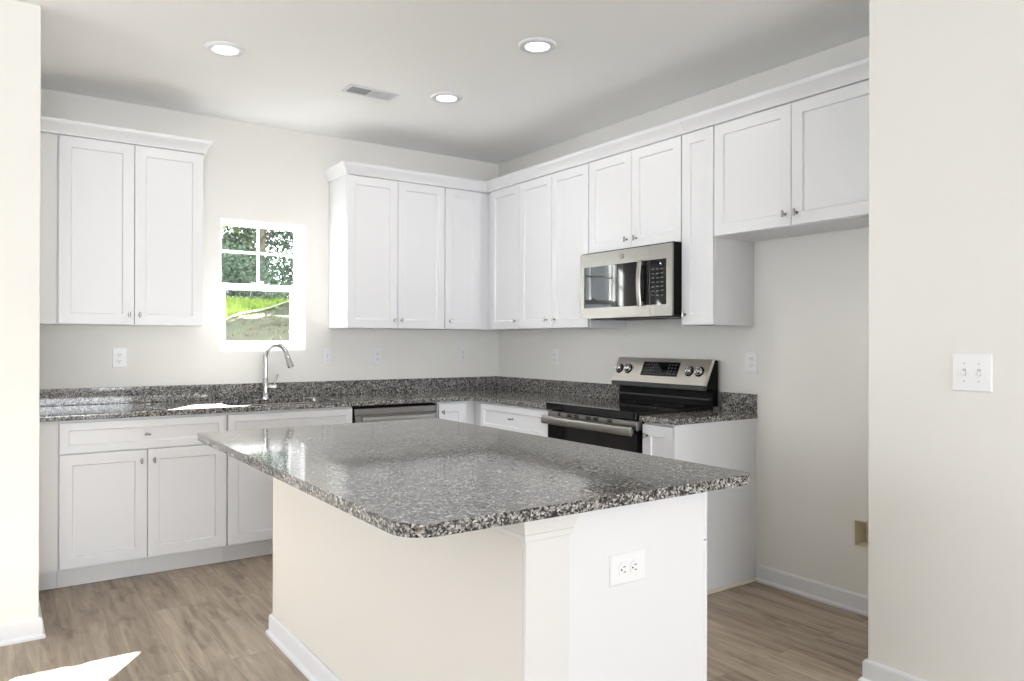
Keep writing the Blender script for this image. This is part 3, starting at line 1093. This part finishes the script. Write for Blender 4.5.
# ------------------------------------------------------------------ outlets and switches
def contacts(T, s, y, parent):
    MB(T).box(-0.0078, -0.0054, y - 0.0008, y + 0.0002, s * 0.0195 - 0.001, s * 0.0195 + 0.0075).build('contact_slot', M['slot'], parent)
    MB(T).box(0.0054, 0.0078, y - 0.0008, y + 0.0002, s * 0.0195, s * 0.0195 + 0.0075).build('contact_slot', M['slot'], parent)
    MB(T).cyl((0, y, s * 0.0195 - 0.0065), (0, y - 0.0008, s * 0.0195 - 0.0065), 0.0026, 10).build('ground_hole', M['slot'], parent)

def wall_plate(T, kind, name, label, cat, w_=0.072, h_=0.118, group='white wall outlets'):
    """T maps local (x right, -y out of the wall, z up) to the world"""
    root = thing(name, label, cat, T @ Vector((0, 0, 0)), group)
    m_ = MB(T)
    a, b = w_ / 2, h_ / 2
    m_.loft([[(-a, -0.0005, -b), (a, -0.0005, -b), (a, -0.0005, b), (-a, -0.0005, b)],
             [(-a, -0.003, -b), (a, -0.003, -b), (a, -0.003, b), (-a, -0.003, b)],
             [(-a + 0.004, -0.006, -b + 0.004), (a - 0.004, -0.006, -b + 0.004), (a - 0.004, -0.006, b - 0.004), (-a + 0.004, -0.006, b - 0.004)]])
    m_.build('cover_plate', M['plate'], root)
    if kind == 'duplex':
        for s in (-1, 1):
            m_ = MB(T)
            pts = []
            for k in range(24):
                an = 2 * math.pi * k / 24
                pts.append((0.0172 * math.cos(an), s * 0.0195 + max(-0.0128, min(0.0128, 0.0172 * math.sin(an)))))
            m_.loft([[(x, -0.006, z) for x, z in pts], [(x * 0.97, -0.0088, s * 0.0195 + (z - s * 0.0195) * 0.97) for x, z in pts]])
            rc = m_.build('receptacle', M['plate'], root)
            contacts(T, s, -0.0085, rc)
    elif kind == 'decora':
        m_ = MB(T)
        m_.box(-0.0165, 0.0165, -0.0085, -0.0055, -0.0335, 0.0335)
        rc = m_.build('receptacle', M['plate'], root, bevel=0.001)
        for s in (-1, 1):
            contacts(T, s, -0.0084, rc)
    else:
        xs = (0,) if kind == 'toggle' else (-0.023, 0.023)
        for x_ in xs:
            m_ = MB(T)
            m_.box(x_ - 0.0055, x_ + 0.0055, -0.0068, -0.0058, -0.012, 0.012)
            sl = m_.build('toggle_slot', M['printing'], root)
            m_ = MB(T)
            m_.loft([[(x_ - 0.0045, -0.006, -0.009), (x_ + 0.0045, -0.006, -0.009), (x_ + 0.0045, -0.006, 0.006), (x_ - 0.0045, -0.006, 0.006)],
                     [(x_ - 0.0038, -0.018, -0.0135), (x_ + 0.0038, -0.018, -0.0135), (x_ + 0.0038, -0.019, -0.006), (x_ - 0.0038, -0.019, -0.006)]])
            m_.build('toggle', M['plate'], sl, bevel=0.0008)
        for x_ in xs:
            for s in (-1, 1):
                MB(T).cyl((x_, -0.0058, s * 0.030), (x_, -0.0070, s * 0.030), 0.0028, 10).build('screw', M['printing'], root)
    return root

def Tback(x, z):
    return Matrix.Translation((x, 0, z))
def Tright(y, z, x=0.0):
    return Matrix.Translation((x, y, z)) @ Matrix.Rotation(R(-90), 4, 'Z')
wall_plate(Tback(-2.762, 1.182), 'duplex', 'wall_outlet', 'white duplex outlet under the lone wall cabinet left of the window', 'outlet', 0.078, 0.122)
wall_plate(Tback(-1.4525, 1.180), 'toggle', 'light_switch', 'single white toggle switch between the window and the next wall cabinet', 'light switch', group='white light switches')
wall_plate(Tback(-1.070, 1.174), 'decora', 'wall_outlet', 'white rectangular-faced outlet on back wall above the dishwasher', 'outlet')
wall_plate(Tback(-0.340, 1.182), 'decora', 'wall_outlet', 'white outlet on back wall nearest the room corner', 'outlet')
wall_plate(Tright(-0.750, 1.172), 'duplex', 'wall_outlet', 'white outlet on the right wall between the corner and the range', 'outlet')
wall_plate(Tright(-2.4845, 1.178), 'duplex', 'wall_outlet', 'white outlet on the right wall just right of the range', 'outlet', 0.078, 0.122)
wall_plate(Tright(-3.894, 1.186, PX), 'double', 'light_switch', 'double white toggle switch on the partition wall at far right', 'light switch', 0.126, 0.130, 'white light switches')
Ti = Matrix.Translation((-2.048, BYF, 0.7035)) @ Matrix.Rotation(R(90), 4, 'Y')
wall_plate(Ti, 'duplex', 'wall_outlet', 'white outlet mounted sideways on the island end panel', 'outlet', 0.080, 0.122)

# open utility box in the fridge alcove wall
ub = thing('utility_box', 'open empty recessed box low in the fridge alcove wall, beside the partition', 'wall box', (0.04, (BY0 + BY1) / 2, BZ0))
mb = MB()
t_ = 0.004
mb.box(0.088, 0.092, BY0 + 0.001, BY1 - 0.001, BZ0 + 0.001, BZ1 - 0.001)
mb.box(0.0, 0.088, BY0 + 0.001, BY0 + t_, BZ0 + 0.001, BZ1 - 0.001)
mb.box(0.0, 0.088, BY1 - t_, BY1 - 0.001, BZ0 + 0.001, BZ1 - 0.001)
mb.box(0.0, 0.088, BY0 + t_, BY1 - t_, BZ0 + 0.001, BZ0 + t_)
mb.box(0.0, 0.088, BY0 + t_, BY1 - t_, BZ1 - t_, BZ1 - 0.001)
mb.build('box_shell', M['boxint'], ub)
mb = MB()

for (y0, y1, z0_, z1_) in ((BY0 - 0.004, BY1 + 0.004, BZ0 - 0.005, BZ0 + 0.004), (BY1 - 0.004, BY1 + 0.004, BZ0, BZ1 + 0.002), (BY0 - 0.004, BY1, BZ1 - 0.003, BZ1 + 0.003)):
    mb.box(-0.003, 0.002, y0, y1, z0_, z1_)
mb.build('rim', M['shoe'], ub, bevel=0.001)
mb = MB()
mb.tube([(0.086, -3.125, BZ0 + 0.02), (0.06, -3.13, BZ0 + 0.018), (0.045, -3.15, BZ0 + 0.012)], 0.005, 8)
mb.build('cable_stub', M['dark'], ub, smooth=True)

# ------------------------------------------------------------------ ceiling fixtures
for (x, y, lab) in ((-2.451, -1.225, 'round white recessed ceiling light at left, over the floor before the sink'),
                    (-1.212, -2.150, 'round white recessed ceiling light nearest the camera, over the aisle by the range'),
                    (-1.188, -1.216, 'round white recessed ceiling light deepest in the room, right of the air vent')):
    root = thing('recessed_light', lab, 'ceiling light', (x, y, H), 'recessed ceiling lights')
    n = 40
    ringp = lambda r, z: [(x + r * math.cos(2 * math.pi * k / n), y + r * math.sin(2 * math.pi * k / n), z) for k in range(n)]
    mb = MB()
    mb.loft([ringp(0.094, H - 0.0005), ringp(0.093, H - 0.006), ringp(0.086, H - 0.011), ringp(0.066, H - 0.013), ringp(0.0595, H - 0.009), ringp(0.0595, H - 0.0005)], cap=False)
    mb.build('trim_ring', M['trim'], root, smooth=True)
    mb = MB()
    mb.loft([ringp(0.059, H - 0.001), ringp(0.059, H - 0.009)])
    mb.build('lens', M['lamp'], root, label='glowing frosted lens')
    l = bpy.data.lights.new('recessed_lamp', 'AREA')
    l.shape = 'DISK'
    l.size = 0.13
    l.energy = 3.8
    l.color = (1.0, 0.95, 0.88)
    lo_ = bpy.data.objects.new('recessed_lamp', l)
    COL.objects.link(lo_)
    lo_.parent = root
    lo_.location = (0, 0, -0.016)

vt = thing('air_vent', 'white rectangular ceiling air vent with grey louvres showing at one end', 'air vent', (-1.595, -1.038, H))
vx0, vx1, vy0, vy1 = -1.745, -1.440, -1.108, -0.968
mb = MB()
zt_ = H - 0.0005
for (x0, x1, y0, y1) in ((vx0, vx1, vy0, vy0 + 0.02), (vx0, vx1, vy1 - 0.02, vy1), (vx0, vx0 + 0.02, vy0 + 0.02, vy1 - 0.02), (vx1 - 0.02, vx1, vy0 + 0.02, vy1 - 0.02),
                         (-1.606, -1.596, vy0 + 0.02, vy1 - 0.02)):
    mb.box(x0, x1, y0, y1, H - 0.007, zt_)
mb.build('frame', M['trim'], vt, bevel=0.002)
mb = MB()
mb.box(vx0 + 0.02, -1.606, vy0 + 0.02, vy1 - 0.02, H - 0.002, zt_)
mb.build('opening', M['dark'], vt)
def louvre_bank(x0, x1, tilt, mat, nm):
    n = 7
    for k in range(n):
        m_ = MB()
        xc = x0 + (x1 - x0) * (k + 0.5) / n
        h = (x1 - x0) / n * 0.62
        m_.prism([(xc - h, H - 0.002), (xc - h + 0.001, H - 0.0012), (xc + h, H - 0.0055 * tilt - 0.001), (xc + h - 0.001, H - 0.0065 * tilt - 0.001)] if tilt > 0 else
                 [(xc - h, H - 0.007), (xc - h + 0.001, H - 0.006), (xc + h, H - 0.002), (xc + h - 0.001, H - 0.003)], 1, vy0 + 0.02, vy1 - 0.02)
        m_.build(nm, mat, vt)
louvre_bank(vx0 + 0.02, -1.606, 1, M['louver'], 'louvre')
louvre_bank(-1.596, vx1 - 0.02, -1, M['trim'], 'louvre')

# ------------------------------------------------------------------ outdoors seen through the window
def hill_z(x, y):
    if y < 0.9:
        base = -0.3
    elif y < 1.8:
        base = -0.3 + (y - 0.9) / 0.9 * 1.47
    elif y < 7.3:
        base = 1.17 + 0.142 * (y - 1.8)
    else:
        base = 1.951 + 0.03 * (y - 7.3)
    return base + 0.025 * math.sin(1.7 * x + 0.6 * y) + 0.015 * math.sin(3.1 * y - x)
# the straw-covered strip ends along a diagonal up the bank
def border_y(x):
    return 4.0 + (x + 1.16) * 1.77
def grid_mesh(name, mat, keep):
    m_ = MB()
    nx, ny = 60, 60
    xs = [-5 + 13 * i / nx for i in range(nx + 1)]
    ys = [0.35 + 13.5 * j / ny for j in range(ny + 1)]
    V = [[m_.v((x, y, hill_z(x, y))) for x in xs] for y in ys]
    for j in range(ny):
        for i in range(nx):
            m_.bm.faces.new((V[j][i], V[j][i + 1], V[j + 1][i + 1], V[j + 1][i]))
    return m_.build(name, mat, smooth=True)
hl = grid_mesh('hillside', M['straw'], None)
hl['kind'] = 'structure'
# grass blades above the border, sparse weeds below
mb = MB()
rnd = random.Random(3)
for k in range(26000):
    x = rnd.uniform(-2.2, 3.2)
    y = rnd.uniform(2.5, 8.5)
    if y < border_y(x) + rnd.gauss(0, 0.03):
        continue
    z = hill_z(x, y)
    hgt = rnd.uniform(0.04, 0.11)
    a = rnd.uniform(0, math.pi * 2)
    wdt = rnd.uniform(0.008, 0.018)
    lx, ly = rnd.gauss(0, 0.04), rnd.gauss(0, 0.04)
    dx, dy = math.cos(a) * wdt, math.sin(a) * wdt
    p = [mb.v((x - dx, y - dy, z - 0.02)), mb.v((x + dx, y + dy, z - 0.02)), mb.v((x + lx, y + ly, z + hgt))]
    mb.bm.faces.new(p)
g = mb.build('grass', M['grass'])
tag(g, 'bright sunlit grass on the bank outside the window', 'grass')
g['kind'] = 'stuff'
mb = MB()
for k in range(3500):
    x = rnd.uniform(-2.2, 3.2)
    y = rnd.uniform(1.2, 8)
    if y > border_y(x) - 0.1:
        continue
    z = hill_z(x, y)
    hgt = rnd.uniform(0.02, 0.07)
    a = rnd.uniform(0, math.pi * 2)
    dx, dy = math.cos(a) * 0.012, math.sin(a) * 0.012
    p = [mb.v((x - dx, y - dy, z - 0.02)), mb.v((x + dx, y + dy, z - 0.02)), mb.v((x + rnd.gauss(0, 0.05), y + rnd.gauss(0, 0.05), z + hgt))]
    mb.bm.faces.new(p)
g = mb.build('weeds', M['straw'])
tag(g, 'sparse dry straw and weeds on the lower part of the bank outside', 'weeds')
g['kind'] = 'stuff'
mb = MB()
pts = []
for k in range(30):
    x = -1.6 + 3.6 * k / 29
    y = border_y(x)
    pts.append((x, y, hill_z(x, y) + 0.035))
mb.tube(pts, 0.009, 8)
tag(mb.build('rope', M['cord'], smooth=True), 'pale line running diagonally up the grassy bank outside the window', 'rope')

def leaf_tree(x, y, height, spread, n, mat, label, seed, z_low=0.25, lsize=0.07, trunk=0.07):
    r = random.Random(seed)
    z0 = hill_z(x, y)
    root = thing('tree', label, 'tree', (x, y, z0), 'trees on the bank outside the window')
    m_ = MB()
    m_.tube([(x, y, z0 - 0.1), (x + 0.05, y, z0 + height * 0.35), (x - 0.04, y + 0.05, z0 + height * 0.65), (x + 0.02, y, z0 + height * 0.95)],
            [trunk, trunk * 0.8, trunk * 0.5, trunk * 0.15], 10)
    for k in range(9):
        a = r.uniform(0, 6.28)
        zb = z0 + height * r.uniform(0.25, 0.75)
        q = Vector((math.cos(a), math.sin(a), 0.5)) * spread * r.uniform(0.5, 0.9)
        m_.tube([(x, y, zb), (x + q.x * 0.5, y + q.y * 0.5, zb + q.z * 0.6), (x + q.x, y + q.y, zb + q.z)], [trunk * 0.4, trunk * 0.25, trunk * 0.08], 6)
    m_.build('trunk', M['bark'], root, smooth=True)
    m_ = MB()
    clusters = []
    for k in range(26):
        t = r.uniform(z_low, 1.0)
        a = r.uniform(0, 6.28)
        rad = spread * math.sqrt(r.random()) * (1.15 - 0.5 * t)
        clusters.append((x + rad * math.cos(a), y + rad * math.sin(a), z0 + height * t))
    for k in range(n):
        c = clusters[r.randrange(len(clusters))]
        p = Vector((c[0] + r.gauss(0, 0.22), c[1] + r.gauss(0, 0.22), c[2] + r.gauss(0, 0.2)))
        if p.z < z0 + 0.02: p.z = z0 + 0.05
        nrm = Vector((r.gauss(0, 1), r.gauss(0, 1), r.gauss(0.4, 1))).normalized()
        u = nrm.orthogonal().normalized()
        u.rotate(Matrix.Rotation(r.uniform(0, 6.28), 3, nrm))
        v = nrm.cross(u)
        s = lsize * r.uniform(0.6, 1.3)
        q = [p - u * s, p + v * s * 0.45, p + u * s, p - v * s * 0.45]
        m_.bm.faces.new([m_.v(t) for t in q])
    m_.build('foliage', mat, root)
    return root
leaf_tree(-0.75, 10.4, 3.7, 0.85, 15000, M['leaf_dark'], 'dark green tree behind the left panes of the window', 11, 0.0, 0.06)
leaf_tree(-0.12, 8.7, 2.9, 0.30, 520, M['leaf_bright'], 'bright yellow-green sapling leaves near the top of the left pane', 12, 0.55, 0.05, trunk=0.02)
leaf_tree(1.15, 10.6, 3.8, 0.80, 9500, M['leaf_grey'], 'grey-green tree with bright gaps behind the right panes', 13, 0.0, 0.05)
leaf_tree(0.25, 11.9, 4.2, 1.1, 14000, M['leaf_grey'], 'tall grey-green tree furthest back, between the left and right panes', 14, 0.0, 0.065)
leaf_tree(0.05, 8.4, 0.70, 0.95, 8000, M['leaf_dark'], 'low dark bush along the crest of the grassy bank', 15, 0.0, 0.035, trunk=0.02)
leaf_tree(2.6, 11.2, 4.2, 1.1, 5000, M['leaf_dark'], 'dark tree furthest right in the view through the window', 16, 0.0, 0.055)
# tall trees added out of view, only so their crowns shade the bank
for k, (tx, ty, th, sp_) in enumerate(((3.4, 12.6, 7.2, 1.3), (5.2, 12.9, 9.0, 1.5), (7.0, 12.4, 8.0, 1.4))):
    leaf_tree(tx, ty, th, sp_, 5200, M['leaf_dark'],
              ('unseen tree added for shade, just right of the window view', 'tallest unseen tree added for shade, well right of the window view',
               'unseen tree added for shade, furthest right along the bank')[k], 30 + k, 0.22, 0.15, 0.12)
